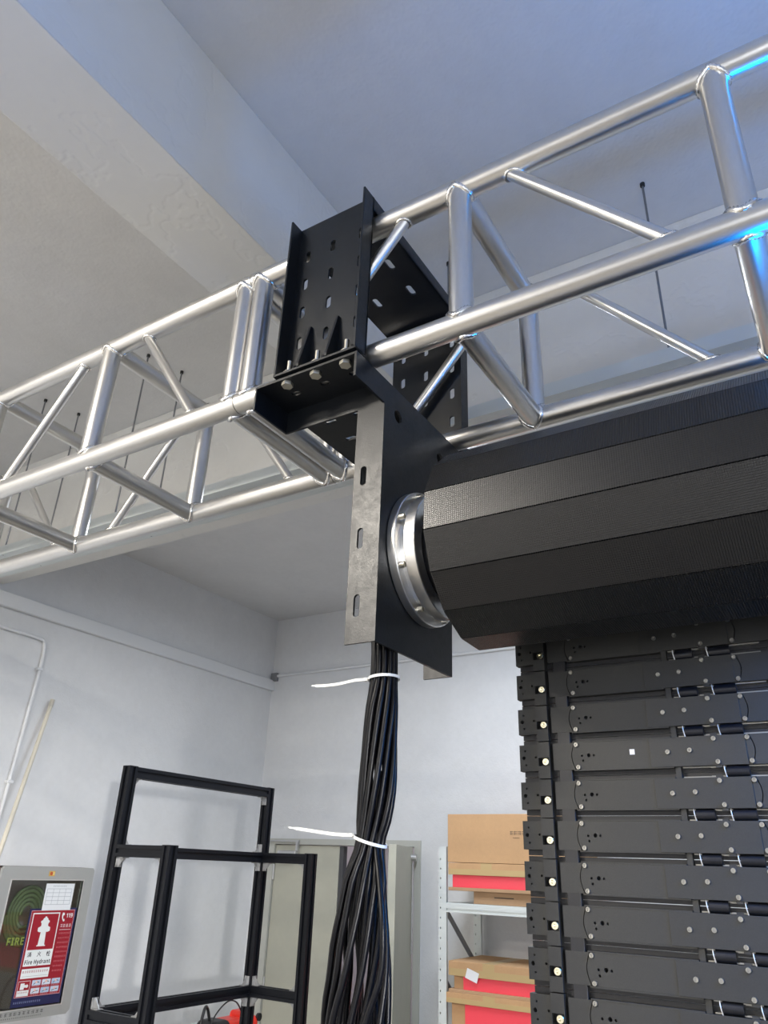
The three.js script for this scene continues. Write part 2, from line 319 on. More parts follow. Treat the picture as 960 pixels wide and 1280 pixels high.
// ---------------------------------------------------------------- LED drum
const DX = -0.572, DEND = 1.0, DR = 0.19;
const ledTex = (() => {
  const n = 96, k = 8, p = n / k;
  return {
    map: texFrom(n, (i) => { const x = i % n % p, y = Math.floor(i / n) % p, e = x > 2 && x < p - 3 && y > 2 && y < p - 3; const v = e ? 0.75 : 0.12; return [v, v, v * 1.01]; }, [1 / 0.03, 1 / 0.03], true),
    rough: texFrom(n, (i) => { const x = i % n % p, y = Math.floor(i / n) % p, e = x > 1 && x < p - 2 && y > 1 && y < p - 2; const v = e ? 0.42 : 0.8; return [v, v, v]; }, [1 / 0.03, 1 / 0.03]),
    bump: texFrom(n, (i) => { const x = i % n % p, y = Math.floor(i / n) % p, e = x > 2 && x < p - 3 && y > 2 && y < p - 3; const v = e ? 1 : 0; return [v, v, v]; }, [1 / 0.03, 1 / 0.03]),
  };
})();
const mLed = M(lin(0.03, 0.03, 0.0315), 0.62, 0, { map: ledTex.map, roughnessMap: ledTex.rough, bumpMap: ledTex.bump, bumpScale: 0.00006 });
const mLedLit = M(lin(0.1, 0.1, 0.1), 0.5, 0, { emissive: lin(...LIGHT.blue.color), emissiveIntensity: LIGHT.blue.glow });
{
  const t = thing('led_drum', 'black sixteen-sided drum clad in perforated LED strips under the truss', 'LED drum', [DX, AXY - DR, AXZ]);
  const N = 16, off = THREE.MathUtils.degToRad(189), th = 0.018, LIT = 0.03;
  const P = (a, r) => [AXY + r * Math.sin(a), AXZ - r * Math.cos(a)];
  for (let k = 0; k < N; k++) {
    const a0 = off + k * 2 * Math.PI / N, a1 = a0 + 2 * Math.PI / N, am = (a0 + a1) / 2, ap = DR * Math.cos(Math.PI / N), w = 2 * DR * Math.sin(Math.PI / N) - 0.0022;
    const strip = (x0, x1, mat, nm) => {
      const g = new THREE.BoxGeometry(x1 - x0, w, th); // local: x along the drum, y along the facet, z outward
      const uv = g.attributes.uv, ps = g.attributes.position; for (let i = 0; i < uv.count; i++) uv.setXY(i, ps.getX(i), ps.getY(i));
      const [cy, cz] = P(am, ap - th / 2);
      const out = V(0, Math.sin(am), -Math.cos(am)), tg = out.clone().cross(V(1, 0, 0));
      g.applyMatrix4(new THREE.Matrix4().makeBasis(V(1, 0, 0), tg, out)); g.translate((x0 + x1) / 2, cy, cz);
      return part(t, nm, g, mat);
    };
    strip(DX, LIT - 0.001, mLed, 'led_strip');
    strip(LIT, DEND, mLedLit, 'lit_led_strip');
  }
  const ring = []; for (let k = 0; k < N; k++) { const a = off + k * 2 * Math.PI / N; ring.push([-(P(a, DR - 0.016)[1]), P(a, DR - 0.016)[0]]); }
  part(t, 'drum_core', plate(ring, [], DEND - DX - 0.008, (u, v, w) => [DX + 0.004 + w, v, -u]), mRubber);
  part(t, 'axle_hub', merge([metreUV(cyl(V(BXR - 0.02, AXY, AXZ), V(DX + 0.01, AXY, AXZ), 0.088, 0.088, 48))]), mRubber);
  // the light of the lit strips: front, below and above
  const L = DEND - LIT, cx = (DEND + LIT) / 2;
  for (const [a, k] of [[180, 1], [225, 2], [270, 2.2], [120, 1.2]]) {
    const r = THREE.MathUtils.degToRad(a), o = V(0, Math.sin(r), -Math.cos(r));
    areaLight({ ...LIGHT.blue, power: LIGHT.blue.power * k }, L, 0.11, [cx, AXY + o.y * (DR + 0.004), AXZ + o.z * (DR + 0.004)], [cx, AXY + o.y * 2, AXZ + o.z * 2]);
  }
}

// ---------------------------------------------------------------- LED curtain hanging from the back of the drum
{
  const X0 = -0.56, X1 = 1.0, ZP = -1.38, PITCH = 0.0663, Y0 = 2.1135;
  const grey = texFrom(256, (i) => { const v = 0.9 + 0.14 * (nFine[i] - 0.5); return [v, v, v]; }, [20, 20], true);
  const mPlate = M(lin(0.044, 0.043, 0.039), 0.55, 0.2, { map: grey }), mPlate2 = M(lin(0.04, 0.0395, 0.037), 0.5, 0.2, { map: grey });
  const mDark = mPlate2;
  const mRoller = M(lin(0.008, 0.009, 0.013), 0.28), mWhite = M(lin(0.75, 0.75, 0.75), 0.5), mScrew = M(lin(0.42, 0.41, 0.38), 0.35, 1), mBrass = M(lin(0.85, 0.8, 0.6), 0.25, 1), mLip = M(lin(0.3, 0.29, 0.26), 0.4, 0.6);
  const t = thing('led_curtain', 'dark grey LED slat curtain hanging below the drum with its back showing', 'LED screen', [X0, Y0 - 10 * PITCH - 0.025, ZP]);
  const H = 0.0235;
  for (let n = 2; n >= -10; n--) {
    const y = Y0 + n * PITCH;
    const curve = (x, s) => { const o = []; for (let k = 0; k <= 10; k++) { const q = k / 10; o.push([x + s * (0.0065 * Math.sin(Math.PI * q) - 0.003), y + H - 2 * H * q]); } return o; };
    // main plate between the two curved joints
    const L = curve(-0.455, -1), R = curve(-0.158, 1);
    const bore = (x, dy, r) => { const p = new THREE.Path(); p.absarc(x, y + dy, r, 0, 2 * Math.PI); return p; };
    const slat = part(t, 'slat', plate([...L.slice().reverse(), ...R], [bore(-0.44, 0, 0.0021), bore(-0.4275, 0.0005, 0.0034), bore(-0.4185, 0, 0.0021), bore(-0.4385, -0.0085, 0.0021)], 0.006, (u, v, w) => [u, v, ZP - 0.006 + w]), mPlate);
    part(slat, 'connector_plate', plate([[-0.494, y + H], ...curve(-0.4565, -1), [-0.494, y - H]].reverse(), [], 0.006, (u, v, w) => [u, v, ZP - 0.0065 + w]), mPlate2);
    part(slat, 'far_plate', plate([...curve(-0.1565, 1), [X1, y - H], [X1, y + H]], [], 0.006, (u, v, w) => [u, v, ZP - 0.0065 + w]), mPlate2);
    part(slat, 'cover_plate', bx(-0.318 + 0.002 * (n % 2), -0.166, y - H - 0.0005, y + H + 0.0005, ZP, ZP + 0.0016, 0.0006), mPlate2);
    part(slat, 'end_block', plate([[X0, y - H], [-0.5225, y - H], [-0.5225, y + H], [X0, y + H]], [bore(-0.552, 0, 0.0034), bore(-0.5285, 0.001, 0.0021), bore(-0.549, 0.0125, 0.0017), bore(-0.548, -0.0125, 0.0017)], 0.015, (u, v, w) => [u, v, ZP - 0.016 + w]), mPlate);
    const hy0 = y - PITCH / 2 - 0.004, hy1 = y + PITCH / 2 - 0.006, pocket = new THREE.Path();   // block with a pocket for the bolt
    pocket.moveTo(-0.5222, y - 0.0155); pocket.lineTo(-0.5018, y - 0.0155); pocket.lineTo(-0.5018, y - 0.0005); pocket.lineTo(-0.5222, y - 0.0005); pocket.closePath();
    part(slat, 'hinge_block', plate([[-0.5235, hy0], [-0.5005, hy0], [-0.5005, hy1], [-0.5235, hy1]], [pocket], 0.018, (u, v, w) => [u, v, ZP - 0.016 + w]), mPlate2);
    part(slat, 'brass_bolt', lathe([[0, 0.0004], [0.0028, 0.0004], [0.0028, 0.0042], [0.0058, 0.0042], [0.0066, 0.003], [0.0066, 0]], V(-0.5085, y - 0.008, ZP - 0.0015), V(0, 0, 1), 20), mBrass);
    part(slat, 'led_module', bx(X0 + 0.004, X1, y - PITCH / 2 + 0.0006, y + PITCH / 2 - 0.0006, ZP - 0.026, ZP - 0.014), mRubber);
    const g0 = y - PITCH / 2;                                     // middle of the gap under this slat
    part(slat, 'rubber_strap', bx(-0.485, -0.4605, g0 - 0.0115, g0 + 0.0125, ZP - 0.012, ZP - 0.001, 0.0015), mRubber);
    for (const s of [-1, 1]) part(slat, 'gap_rail', bx(-0.456, -0.283, g0 + s * 0.0084 - 0.0011, g0 + s * 0.0084 + 0.0011, ZP - 0.013, ZP + 0.0005), mPlate);
    for (const s of [-1, 1]) part(slat, 'gap_lip', bx(-0.27, -0.12, g0 + s * 0.0078 - 0.001, g0 + s * 0.0078 + 0.001, ZP - 0.013, ZP - 0.005), mLip);
    part(slat, 'gap_post', bx(-0.282, -0.273, g0 - 0.0095, g0 + 0.0095, ZP - 0.013, ZP - 0.003), mDark);
    for (const [a, b] of [[-0.258, -0.229], [-0.2015, -0.167]]) {
      if (n === 0 - 1 && a < -0.25) continue;
      part(slat, 'roller', cyl(V(a, g0, ZP - 0.008), V(b, g0, ZP - 0.008), 0.0095, 0.0095, 20), mRoller);
      part(slat, 'white_wire', tube([V(a - 0.0035, g0 + 0.0098, ZP - 0.004), V(a - 0.0025, g0 + 0.002, ZP + 0.0006), V(a - 0.001, g0 - 0.0098, ZP - 0.003)], 0.0009, 10, 6), mWhite);
    }
    part(slat, 'spring_clip', merge([bx(-0.226, -0.206, g0 - 0.0085, g0 - 0.0062, ZP - 0.012, ZP - 0.004), bx(-0.226, -0.206, g0 + 0.006, g0 + 0.0083, ZP - 0.012, ZP - 0.004)]), mLip);
    part(slat, 'clip_tab', merge([bx(-0.219, -0.209, y + H - 0.001, y + H + 0.004, ZP - 0.002, ZP + 0.001), bx(-0.217, -0.207, y - H - 0.004, y - H + 0.001, ZP - 0.002, ZP + 0.001)]), mDark);
    for (const [x, dy, z] of [[-0.29, 0, 0.0016], [-0.254, 0.0015, 0.0016], [-0.214, 0.0185, 0.0016], [-0.212, -0.0185, 0.0016], [-0.1625, 0.0185, 0], [-0.1605, -0.0185, 0], [-0.4495, 0.0195, 0], [-0.4475, -0.0195, 0]])
      part(slat, 'screw', lathe([[0, 0.0001], [0.0023, 0.0001], [0.0023, 0.003], [0.0036, 0.003], [0.004, 0.0022], [0.004, -0.0006]], V(x, y + dy, ZP + z), V(0, 0, 1), 14), mScrew);
    if (n === -1) part(slat, 'barcode_sticker', bx(-0.3545, -0.346, y - 0.0015, y + 0.0075, ZP, ZP + 0.0005), mWhite);
  }
}

// ---------------------------------------------------------------- cable bundle with two ties
{
  const C = [[2.6, -0.716, 0.0245], [2.3, -0.716, 0.0245], [2.17, -0.711, 0.0245], [2.1, -0.714, 0.033], [2.03, -0.717, 0.034], [1.95, -0.719, 0.033], [1.893, -0.727, 0.0245], [1.82, -0.735, 0.04], [1.72, -0.736, 0.048], [1.62, -0.744, 0.053], [1.3, -0.76, 0.06], [0.6, -0.77, 0.075], [0.02, -0.78, 0.11]];
  const at = (y) => { let i = 0; while (i < C.length - 2 && C[i + 1][0] > y) i++; const [y0, x0, r0] = C[i], [y1, x1, r1] = C[i + 1]; let f = (y0 - y) / (y0 - y1); f = Math.max(0, Math.min(1, f)); f = f * f * (3 - 2 * f); return [x0 + (x1 - x0) * f, r0 + (r1 - r0) * f]; };
  const slots = [[0, 0]]; for (const [n, r] of [[6, 0.5], [12, 1]]) for (let k = 0; k < n; k++) slots.push([r, k / n * 2 * Math.PI + r]);
  slots.forEach(([r, f], i) => {
    const t = thing('power_cable', 'black power cable in the tied bundle hanging from the bracket', 'cable', [-0.78, 0.02, -1.13], 'black cables tied into one bundle');
    const pts = [], ph = rnd() * 6.28, w = rnd();
    for (let y = 2.6; y > 0.03; y -= (y > 1.5 ? 0.045 : 0.2)) {
      const [cx, R] = at(y);
      const tw = y < 2.17 ? (2.17 - y) * 3.4 + (y < 1.88 ? 0.5 * w * (1.88 - y) : 0) : 0, a = f + tw, rr = r * (R - 0.0052) * (1 + (R > 0.028 ? 0.13 * Math.sin(11 * y + ph) : 0));
      pts.push(V(cx + rr * Math.cos(a), y, -1.13 + rr * Math.sin(a) * (R < 0.026 ? 1 : 0.85)));
    }
    part(t, 'sheath', tube(pts, 0.0052, 110, 8), mCable);
  });
  // one cable bows out of the bundle
  const t = thing('power_cable', 'black cable bowing out to the side below the lower white tie', 'cable', [-0.70, 0.02, -1.12], 'black cables tied into one bundle');
  part(t, 'sheath', tube([V(-0.708, 2.0, -1.125), V(-0.711, 1.893, -1.122), V(-0.692, 1.83, -1.108), V(-0.676, 1.77, -1.095), V(-0.677, 1.71, -1.095), V(-0.7, 1.64, -1.09), V(-0.72, 1.5, -1.09), V(-0.73, 0.8, -1.09), V(-0.73, 0.03, -1.08)], 0.0052, 90, 8), mCable);
  // ties
  const tie = (y, tilt, tail, label) => {
    const [cx, R] = at(y), g = thing('cable_tie', label, 'cable tie', [cx, y, -1.13]);
    const pos = [], idx = [], n = 48, rr = R + 0.0025, hh = 0.0024;
    for (let i = 0; i < n; i++) { const a = i / n * 2 * Math.PI, yy = y + tilt * Math.cos(a); for (const [dr, dy] of [[0, -hh], [0.0013, -hh], [0.0013, hh], [0, hh]]) pos.push(cx + (rr + dr) * Math.cos(a), yy + dy, -1.13 + (rr + dr) * Math.sin(a)); }
    for (let i = 0; i < n; i++) for (let s = 0; s < 4; s++) { const j = (i + 1) % n, u = (s + 1) % 4; idx.push(i * 4 + s, i * 4 + u, j * 4 + s, j * 4 + s, i * 4 + u, j * 4 + u); }
    const band = new THREE.BufferGeometry(); band.setAttribute('position', new THREE.Float32BufferAttribute(pos, 3)); band.setIndex(idx);
    const b2 = band.toNonIndexed(); b2.computeVertexNormals(); b2.setAttribute('uv', new THREE.Float32BufferAttribute(new Float32Array(b2.attributes.position.count * 2), 2));
    part(g, 'band', b2, mTie);
    const h = V(cx - rr - 0.001, y - tilt, -1.115);
    part(g, 'head', bx(h.x - 0.0035, h.x + 0.0035, h.y - 0.003, h.y + 0.003, h.z - 0.004, h.z + 0.004, 0.001), mTie);
    // flat tail swept along a curve
    const cv = new THREE.CatmullRomCurve3([h, ...tail.map((p) => V(...p))]), m = 24, q = [], qi = [];
    for (let i = 0; i <= m; i++) { const p = cv.getPoint(i / m), k = i > m - 3 ? 0.45 : 1; for (const [dy, dz] of [[-0.0025 * k, -0.0007], [-0.0025 * k, 0.0007], [0.0025 * k, 0.0007], [0.0025 * k, -0.0007]]) q.push(p.x, p.y + dy, p.z + dz); }
    for (let i = 0; i < m; i++) for (let s = 0; s < 4; s++) { const u = (s + 1) % 4; qi.push(i * 4 + s, i * 4 + 4 + s, i * 4 + u, i * 4 + u, i * 4 + 4 + s, i * 4 + 4 + u); }
    const tg = new THREE.BufferGeometry(); tg.setAttribute('position', new THREE.Float32BufferAttribute(q, 3)); tg.setIndex(qi);
    const t2 = tg.toNonIndexed(); t2.computeVertexNormals(); t2.setAttribute('uv', new THREE.Float32BufferAttribute(new Float32Array(t2.attributes.position.count * 2), 2));
    part(g, 'tail', t2, mTie);
  };
  tie(2.158, 0.002, [[-0.76, 2.157, -1.115], [-0.8, 2.1535, -1.115], [-0.84, 2.1535, -1.115], [-0.861, 2.1555, -1.115]], 'white cable tie high on the cable bundle with a gently curved tail');
  tie(1.891, -0.008, [[-0.79, 1.9005, -1.115], [-0.84, 1.9055, -1.115], [-0.888, 1.9105, -1.115]], 'white cable tie low on the cable bundle with a straight slanting tail');
}

// ---------------------------------------------------------------- cable tray on rods before the cross beam
{
  const t = thing('cable_tray', 'long white cable tray hung on thin rods below the ceiling', 'cable tray', [-1.5, 3.03, -1.75]);
  part(t, 'tray', merge([bx(XL, XR, 3.0305, 3.034, -1.836, -1.664), bx(XL, XR, 3.03, 3.072, -1.664, -1.66), bx(XL, XR, 3.03, 3.072, -1.84, -1.836)]), mGalv);
  const mRod = M(lin(0.25, 0.26, 0.28), 0.4, 0.8), mPlug = M(lin(0.02, 0.02, 0.02), 0.6);
  const rod = (x, z) => { const r = part(t, 'hanger_rod', cyl(V(x, 3.03, z), V(x, CEIL, z), 0.0035, 0.0035, 10), mRod); part(r, 'anchor', cyl(V(x, CEIL - 0.012, z), V(x, CEIL, z), 0.0075, 0.0075, 14), mPlug); };
  for (const x of [-3.0, -2.285, -0.937, -0.246, 0.45]) rod(x, -1.83);
  for (const x of [-3.04, -2.325]) rod(x, -1.67);
}

// ---------------------------------------------------------------- wall services on the left and back wall
{
  const t1 = thing('wall_trunking', 'wide white cable trunking along the left wall', 'trunking', [XL, 3.2085, -1]);
  part(t1, 'body', bx(XL, XL + 0.03, 3.21, 3.3, ZB, 3, 0.003), mPVC);
  part(t1, 'lid', bx(XL + 0.03, XL + 0.035, 3.213, 3.297, ZB, 3, 0.002), mPVC);
  const t2 = thing('wall_conduit', 'thin white conduit bent down beside the trunking on the left wall', 'conduit', [XL, 0.02, -2.76]);
  part(t2, 'pipe', tube([V(XL + 0.014, 3.092, -1.2), V(XL + 0.014, 3.088, -2.4), V(XL + 0.014, 3.085, -2.72), V(XL + 0.014, 3.078, -2.76), V(XL + 0.014, 3.03, -2.775), V(XL + 0.014, 2.6, -2.765), V(XL + 0.014, 2.1, -2.745), V(XL + 0.014, 1.85, -2.735)], 0.0105, 90, 10), mPVC);
  for (const [y, z] of [[2.235, -2.751], [2.9, -2.771]]) part(t2, 'clip', bx(XL, XL + 0.03, y - 0.008, y + 0.008, z - 0.02, z + 0.02, 0.003), mPVC);
  const t3 = thing('wall_conduit', 'thin white conduit running straight along the back wall', 'conduit', [-1, 3.33, ZB]);
  part(t3, 'pipe', cyl(V(XL + 0.03, 3.335, ZB + 0.014), V(1.5, 3.335, ZB + 0.014), 0.012, 0.012, 10), mPVC);
  part(t3, 'corner_box', bx(XL + 0.01, XL + 0.07, 3.29, 3.36, ZB, ZB + 0.035, 0.004), M(lin(0.2, 0.2, 0.21), 0.6));
  const t4 = thing('leaning_pole', 'long cream pole leaning against the left wall', 'pole', [XL + 0.35, 0, -2.45]);
  part(t4, 'pole', cyl(V(XL + 0.36, 0.012, -2.32), V(XL + 0.03, 2.72, -2.9), 0.0125, 0.0125, 14), M(lin(0.62, 0.58, 0.48), 0.5));
  part(t4, 'cap', cyl(V(XL + 0.034, 2.69, -2.894), V(XL + 0.0285, 2.735, -2.9035), 0.0138, 0.0138, 14), M(lin(0.5, 0.47, 0.4), 0.5));
}

// ---------------------------------------------------------------- black aluminium profile frame
{
  const t = thing('profile_frame', 'black aluminium profile stand with a tall back and two side arms', 'stand', [-3.0, 0, -3.04]);
  const S = 0.05, h = S / 2, q = 0.009;
  const prof = (axis, a, b, c, d) => { // grooved 50 mm profile: axis, from, to, other two centre coordinates
    const o = [[-h, -h], [-q, -h], [-q, -h + 0.008], [q, -h + 0.008], [q, -h], [h, -h], [h, -q], [h - 0.008, -q], [h - 0.008, q], [h, q], [h, h], [q, h], [q, h - 0.008], [-q, h - 0.008], [-q, h], [-h, h], [-h, q], [-h + 0.008, q], [-h + 0.008, -q], [-h, -q]];
    return plate(o, [], b - a, axis === 'y' ? (u, v, w) => [c + u, a + w, d + v] : axis === 'z' ? (u, v, w) => [c + u, d + v, a + w] : (u, v, w) => [a + w, c + u, d + v]);
  };
  const xr = -3.0, xf = -2.66, z1 = -2.53, z2 = -3.55, top = 2.25, mid = 1.885, low = 1.255;
  for (const [x, z, y] of [[xr, z1, top], [xr, z2, top], [xf, z1, mid + h], [xf, z2, mid + h]]) {
    const p = part(t, 'post', prof('y', 0.004, y, x, z), mProfile);
    part(p, 'foot', bx(x - h, x + h, 0, 0.004, z - h, z + h), mRubber); part(p, 'end_cap', bx(x - h, x + h, y, y + 0.003, z - h, z + h, 0.001), mRubber);
  }
  for (const y of [top - h, mid, low, 0.3]) part(t, 'long_rail', prof('z', z2 + h, z1 - h, xr, y), mProfile);
  for (const z of [z1, z2]) for (const y of [mid, low, 0.3]) part(t, 'side_rail', prof('x', xr + h, xf - h, y, z), mProfile);
  const mAng = M(lin(0.42, 0.42, 0.42), 0.45, 0.9);
  const angle = (x, y, z, dx, dy, dz) => { // small cast corner bracket, legs along y and along x or z
    const L = 0.042, k = 0.0045, w = 0.016, zz = dz !== 0, s = zz ? dz : dx;
    const out = (a0, a1, y0, y1) => zz ? bx(x - w, x + w, y0, y1, z + Math.min(a0, a1), z + Math.max(a0, a1), 0.001) : bx(x + Math.min(a0, a1), x + Math.max(a0, a1), y0, y1, z - w, z + w, 0.001);
    const list = [out(0, s * k, Math.min(y, y + dy * L), Math.max(y, y + dy * L)), out(0, s * L, Math.min(y, y + dy * k), Math.max(y, y + dy * k))];
    const tri = zz ? plate([[0, 0], [s * L, 0], [s * k, dy * L]], [], 0.004, (u, v, ww) => [x - 0.002 + ww, y + v, z + u]) : plate([[0, 0], [s * L, 0], [s * k, dy * L]], [], 0.004, (u, v, ww) => [x + u, y + v, z - 0.002 + ww]);
    part(t, 'corner_bracket', merge([...list, tri]), mAng);
  };
  for (const z of [z1, z2]) for (const [y, dy] of [[mid - h, -1], [low + h, 1], [low - h, -1]]) { angle(xr + h, y, z, 1, dy, 0); angle(xf - h, y, z, -1, dy, 0); }
  for (const [y, dy] of [[top - S, -1], [mid - h, -1], [mid + h, 1], [low + h, 1], [low - h, -1]]) { angle(xr, y, z1 - h, 0, dy, -1); angle(xr, y, z2 + h, 0, dy, 1); }
}

// ---------------------------------------------------------------- fire hydrant cabinet on the left wall
{
  const xF = -4.15, y0 = 1.053, y1 = 1.795, z0 = -3.36, z1 = -2.75, gy0 = 1.107, gy1 = 1.726, gz0 = -3.293, gz1 = -2.82;
  const t = thing('hydrant_cabinet', 'grey framed fire hydrant cabinet with a red sign on its glass door', 'cabinet', [XL, y0, (z0 + z1) / 2]);
  const mFr = M(lin(0.46, 0.47, 0.46), 0.4, 0.4);
  const mIn = M(lin(0.16, 0.12, 0.11), 0.7);
  part(t, 'cabinet_box', merge([bx(XL, XL + 0.006, y0, y1, z0, z1), bx(XL, xF - 0.02, y0, y0 + 0.006, z0, z1), bx(XL, xF - 0.02, y1 - 0.006, y1, z0, z1), bx(XL, xF - 0.02, y0, y1, z0, z0 + 0.006), bx(XL, xF - 0.02, y0, y1, z1 - 0.006, z1)]), mIn);
  const door = part(t, 'door_frame', plate([[z0, y0 + 0.02], [z0 + 0.02, y0], [z1 - 0.02, y0], [z1, y0 + 0.02], [z1, y1 - 0.012], [z1 - 0.012, y1], [z0 + 0.012, y1], [z0, y1 - 0.012]], [(() => { const p = new THREE.Path(); p.moveTo(gz0, gy0); p.lineTo(gz1, gy0); p.lineTo(gz1, gy1); p.lineTo(gz0, gy1); p.closePath(); return p; })()], 0.02, (u, v, w) => [xF - 0.02 + w, v, u]), mFr);
  part(door, 'inner_trim', merge([bx(xF - 0.012, xF + 0.002, gy0 - 0.006, gy1 + 0.006, gz0 - 0.006, gz0), bx(xF - 0.012, xF + 0.002, gy0 - 0.006, gy1 + 0.006, gz1, gz1 + 0.006), bx(xF - 0.012, xF + 0.002, gy0 - 0.006, gy0, gz0, gz1), bx(xF - 0.012, xF + 0.002, gy1, gy1 + 0.006, gz0, gz1)]), M(lin(0.7, 0.7, 0.68), 0.3, 0.6));
  part(t, 'glass_pane', bx(xF - 0.014, xF - 0.01, gy0, gy1, gz0, gz1), M(lin(0.9, 0.93, 0.9), 0.03, 0, { transmission: 1, thickness: 0, ior: 1.45 }));
  // coiled hose behind the glass
  const hose = []; for (let k = 0; k <= 160; k++) { const a = k / 160 * 2 * Math.PI * 5, r = 0.05 + 0.115 * k / 160; hose.push(V(-4.215, 1.55 + r * Math.sin(a) * 0.95, -3.0 + r * Math.cos(a) * 0.8)); }
  part(t, 'coiled_hose', tube(hose, 0.011, 320, 6), M(lin(0.1, 0.13, 0.055), 0.7));
  part(t, 'valve', merge([metreUV(cyl(V(-4.24, 1.2, -3.2), V(-4.24, 1.36, -3.2), 0.03, 0.03, 18)), metreUV(cyl(V(-4.28, 1.3, -3.2), V(-4.19, 1.3, -3.2), 0.022, 0.022, 18))]), M(lin(0.35, 0.04, 0.03), 0.5));
  // printed sign. canvas drawn as seen from the room: left edge is z = -2.98, right edge z = -3.296
  const canvasTex = (w, h, draw) => { const c = document.createElement('canvas'); c.width = w; c.height = h; draw(c.getContext('2d')); const x = new THREE.CanvasTexture(c); x.colorSpace = THREE.SRGBColorSpace; return x; };
  const glyph = (g, ch, x, y, s, lw) => { // strokes on a unit square
    const D = { xiao: [[.08, .1, .22, .24], [.04, .38, .18, .5], [.04, .92, .24, .62], [.62, .02, .62, .3], [.4, .08, .5, .26], [.86, .06, .76, .26], [.4, .36, .88, .36], [.42, .36, .4, .95], [.88, .36, .88, .95], [.42, .56, .88, .56], [.42, .74, .88, .74]], huo: [[.5, .05, .48, .5], [.48, .5, .06, .95], [.48, .45, .94, .95], [.2, .25, .3, .5], [.84, .2, .68, .48]], shuan: [[.24, .04, .24, .96], [.04, .28, .44, .28], [.24, .32, .04, .68], [.26, .36, .42, .58], [.68, .04, .42, .36], [.68, .04, .96, .36], [.54, .42, .86, .42], [.54, .66, .86, .66], [.7, .42, .7, .92], [.46, .92, .96, .92]] };
    g.lineWidth = lw; for (const [a, b, c, d] of D[ch]) { g.beginPath(); g.moveTo(x + a * s, y + b * s); g.lineTo(x + c * s, y + d * s); g.stroke(); }
  };
  const scribble = (g, x, y, n, s, gap) => { // a line of small characters too fine to read
    g.lineWidth = Math.max(1, s * 0.1);
    for (let k = 0; k < n; k++) { const cx = x + k * (s + gap); for (let j = 0; j < 3; j++) { const v = y + s * (0.12 + 0.36 * j); g.beginPath(); g.moveTo(cx + s * 0.08 * rnd(), v); g.lineTo(cx + s * (0.8 + 0.2 * rnd()), v); g.stroke(); } const u = cx + s * (0.25 + 0.5 * rnd()); g.beginPath(); g.moveTo(u, y); g.lineTo(u, y + s); g.stroke(); }
  };
  const sign = canvasTex(640, 944, (g) => {
    g.fillStyle = '#23274f'; g.fillRect(0, 0, 640, 944); g.fillStyle = '#93202d'; g.fillRect(22, 18, 596, 838);
    g.strokeStyle = '#d9d3d6'; g.lineWidth = 3; g.strokeRect(26, 22, 588, 830);
    g.fillStyle = '#dfe3e3'; g.fillRect(52, 44, 362, 520); g.fillStyle = '#97202d'; g.fillRect(64, 56, 338, 352);
    g.fillStyle = '#dfe3e3';                                           // hydrant pictogram
    const hyd = [[196, 376], [276, 376], [276, 366], [266, 362], [260, 236], [276, 236], [292, 226], [292, 192], [276, 182], [268, 176], [268, 150], [276, 142], [276, 126], [262, 118], [256, 100], [244, 92], [244, 82], [228, 82], [228, 92], [216, 100], [210, 118], [196, 126], [196, 142], [204, 150], [204, 176], [196, 182], [180, 192], [180, 226], [196, 236], [212, 236], [206, 362], [196, 366]];
    g.beginPath(); hyd.forEach(([x, y], i) => (i ? g.lineTo(233 + (x - 236) * 1.45, y) : g.moveTo(233 + (x - 236) * 1.45, y))); g.closePath(); g.fill();
    g.strokeStyle = '#2a2a30'; glyph(g, 'xiao', 84, 426, 52, 6); glyph(g, 'huo', 208, 424, 54, 6); glyph(g, 'shuan', 330, 426, 52, 6);
    g.fillStyle = '#2a2a30'; g.font = 'bold 58px sans-serif'; g.textAlign = 'center'; g.fillText('Fire Hydrant', 233, 546, 340);
    g.fillStyle = '#dfe3e3'; g.fillRect(52, 588, 362, 92); g.strokeStyle = '#8d1d28'; scribble(g, 66, 606, 12, 22, 6); g.strokeStyle = '#777'; g.beginPath(); g.moveTo(66, 660); g.lineTo(400, 660); g.stroke();
    g.fillStyle = '#dfe3e3';                                           // telephone receiver
    g.beginPath(); g.moveTo(452, 46); g.quadraticCurveTo(436, 100, 478, 140); g.lineTo(496, 132); g.lineTo(488, 112); g.lineTo(474, 114); g.quadraticCurveTo(460, 92, 468, 76); g.lineTo(482, 74); g.lineTo(478, 50); g.closePath(); g.fill();
    g.font = 'bold 62px sans-serif'; g.textAlign = 'left'; g.fillText('119', 506, 100, 92);
    g.strokeStyle = '#dfe3e3'; scribble(g, 448, 164, 4, 34, 6); g.lineWidth = 4; g.beginPath(); g.moveTo(446, 222); g.lineTo(604, 222); g.stroke();
    g.strokeStyle = '#d68d92'; for (let r = 0; r < 9; r++) scribble(g, 450, 250 + r * 46, r > 6 ? 6 : 7, 17, 5);
    g.strokeStyle = '#dfe3e3'; g.lineWidth = 4; g.strokeRect(46, 704, 150, 138); g.fillStyle = '#dfe3e3'; g.fillRect(50, 790, 142, 50); g.fillRect(76, 722, 50, 60); g.fillRect(120, 738, 26, 26); g.beginPath(); g.arc(160, 752, 16, 0, 7); g.fill();
    g.strokeStyle = '#8d1d28'; scribble(g, 58, 802, 7, 14, 4);
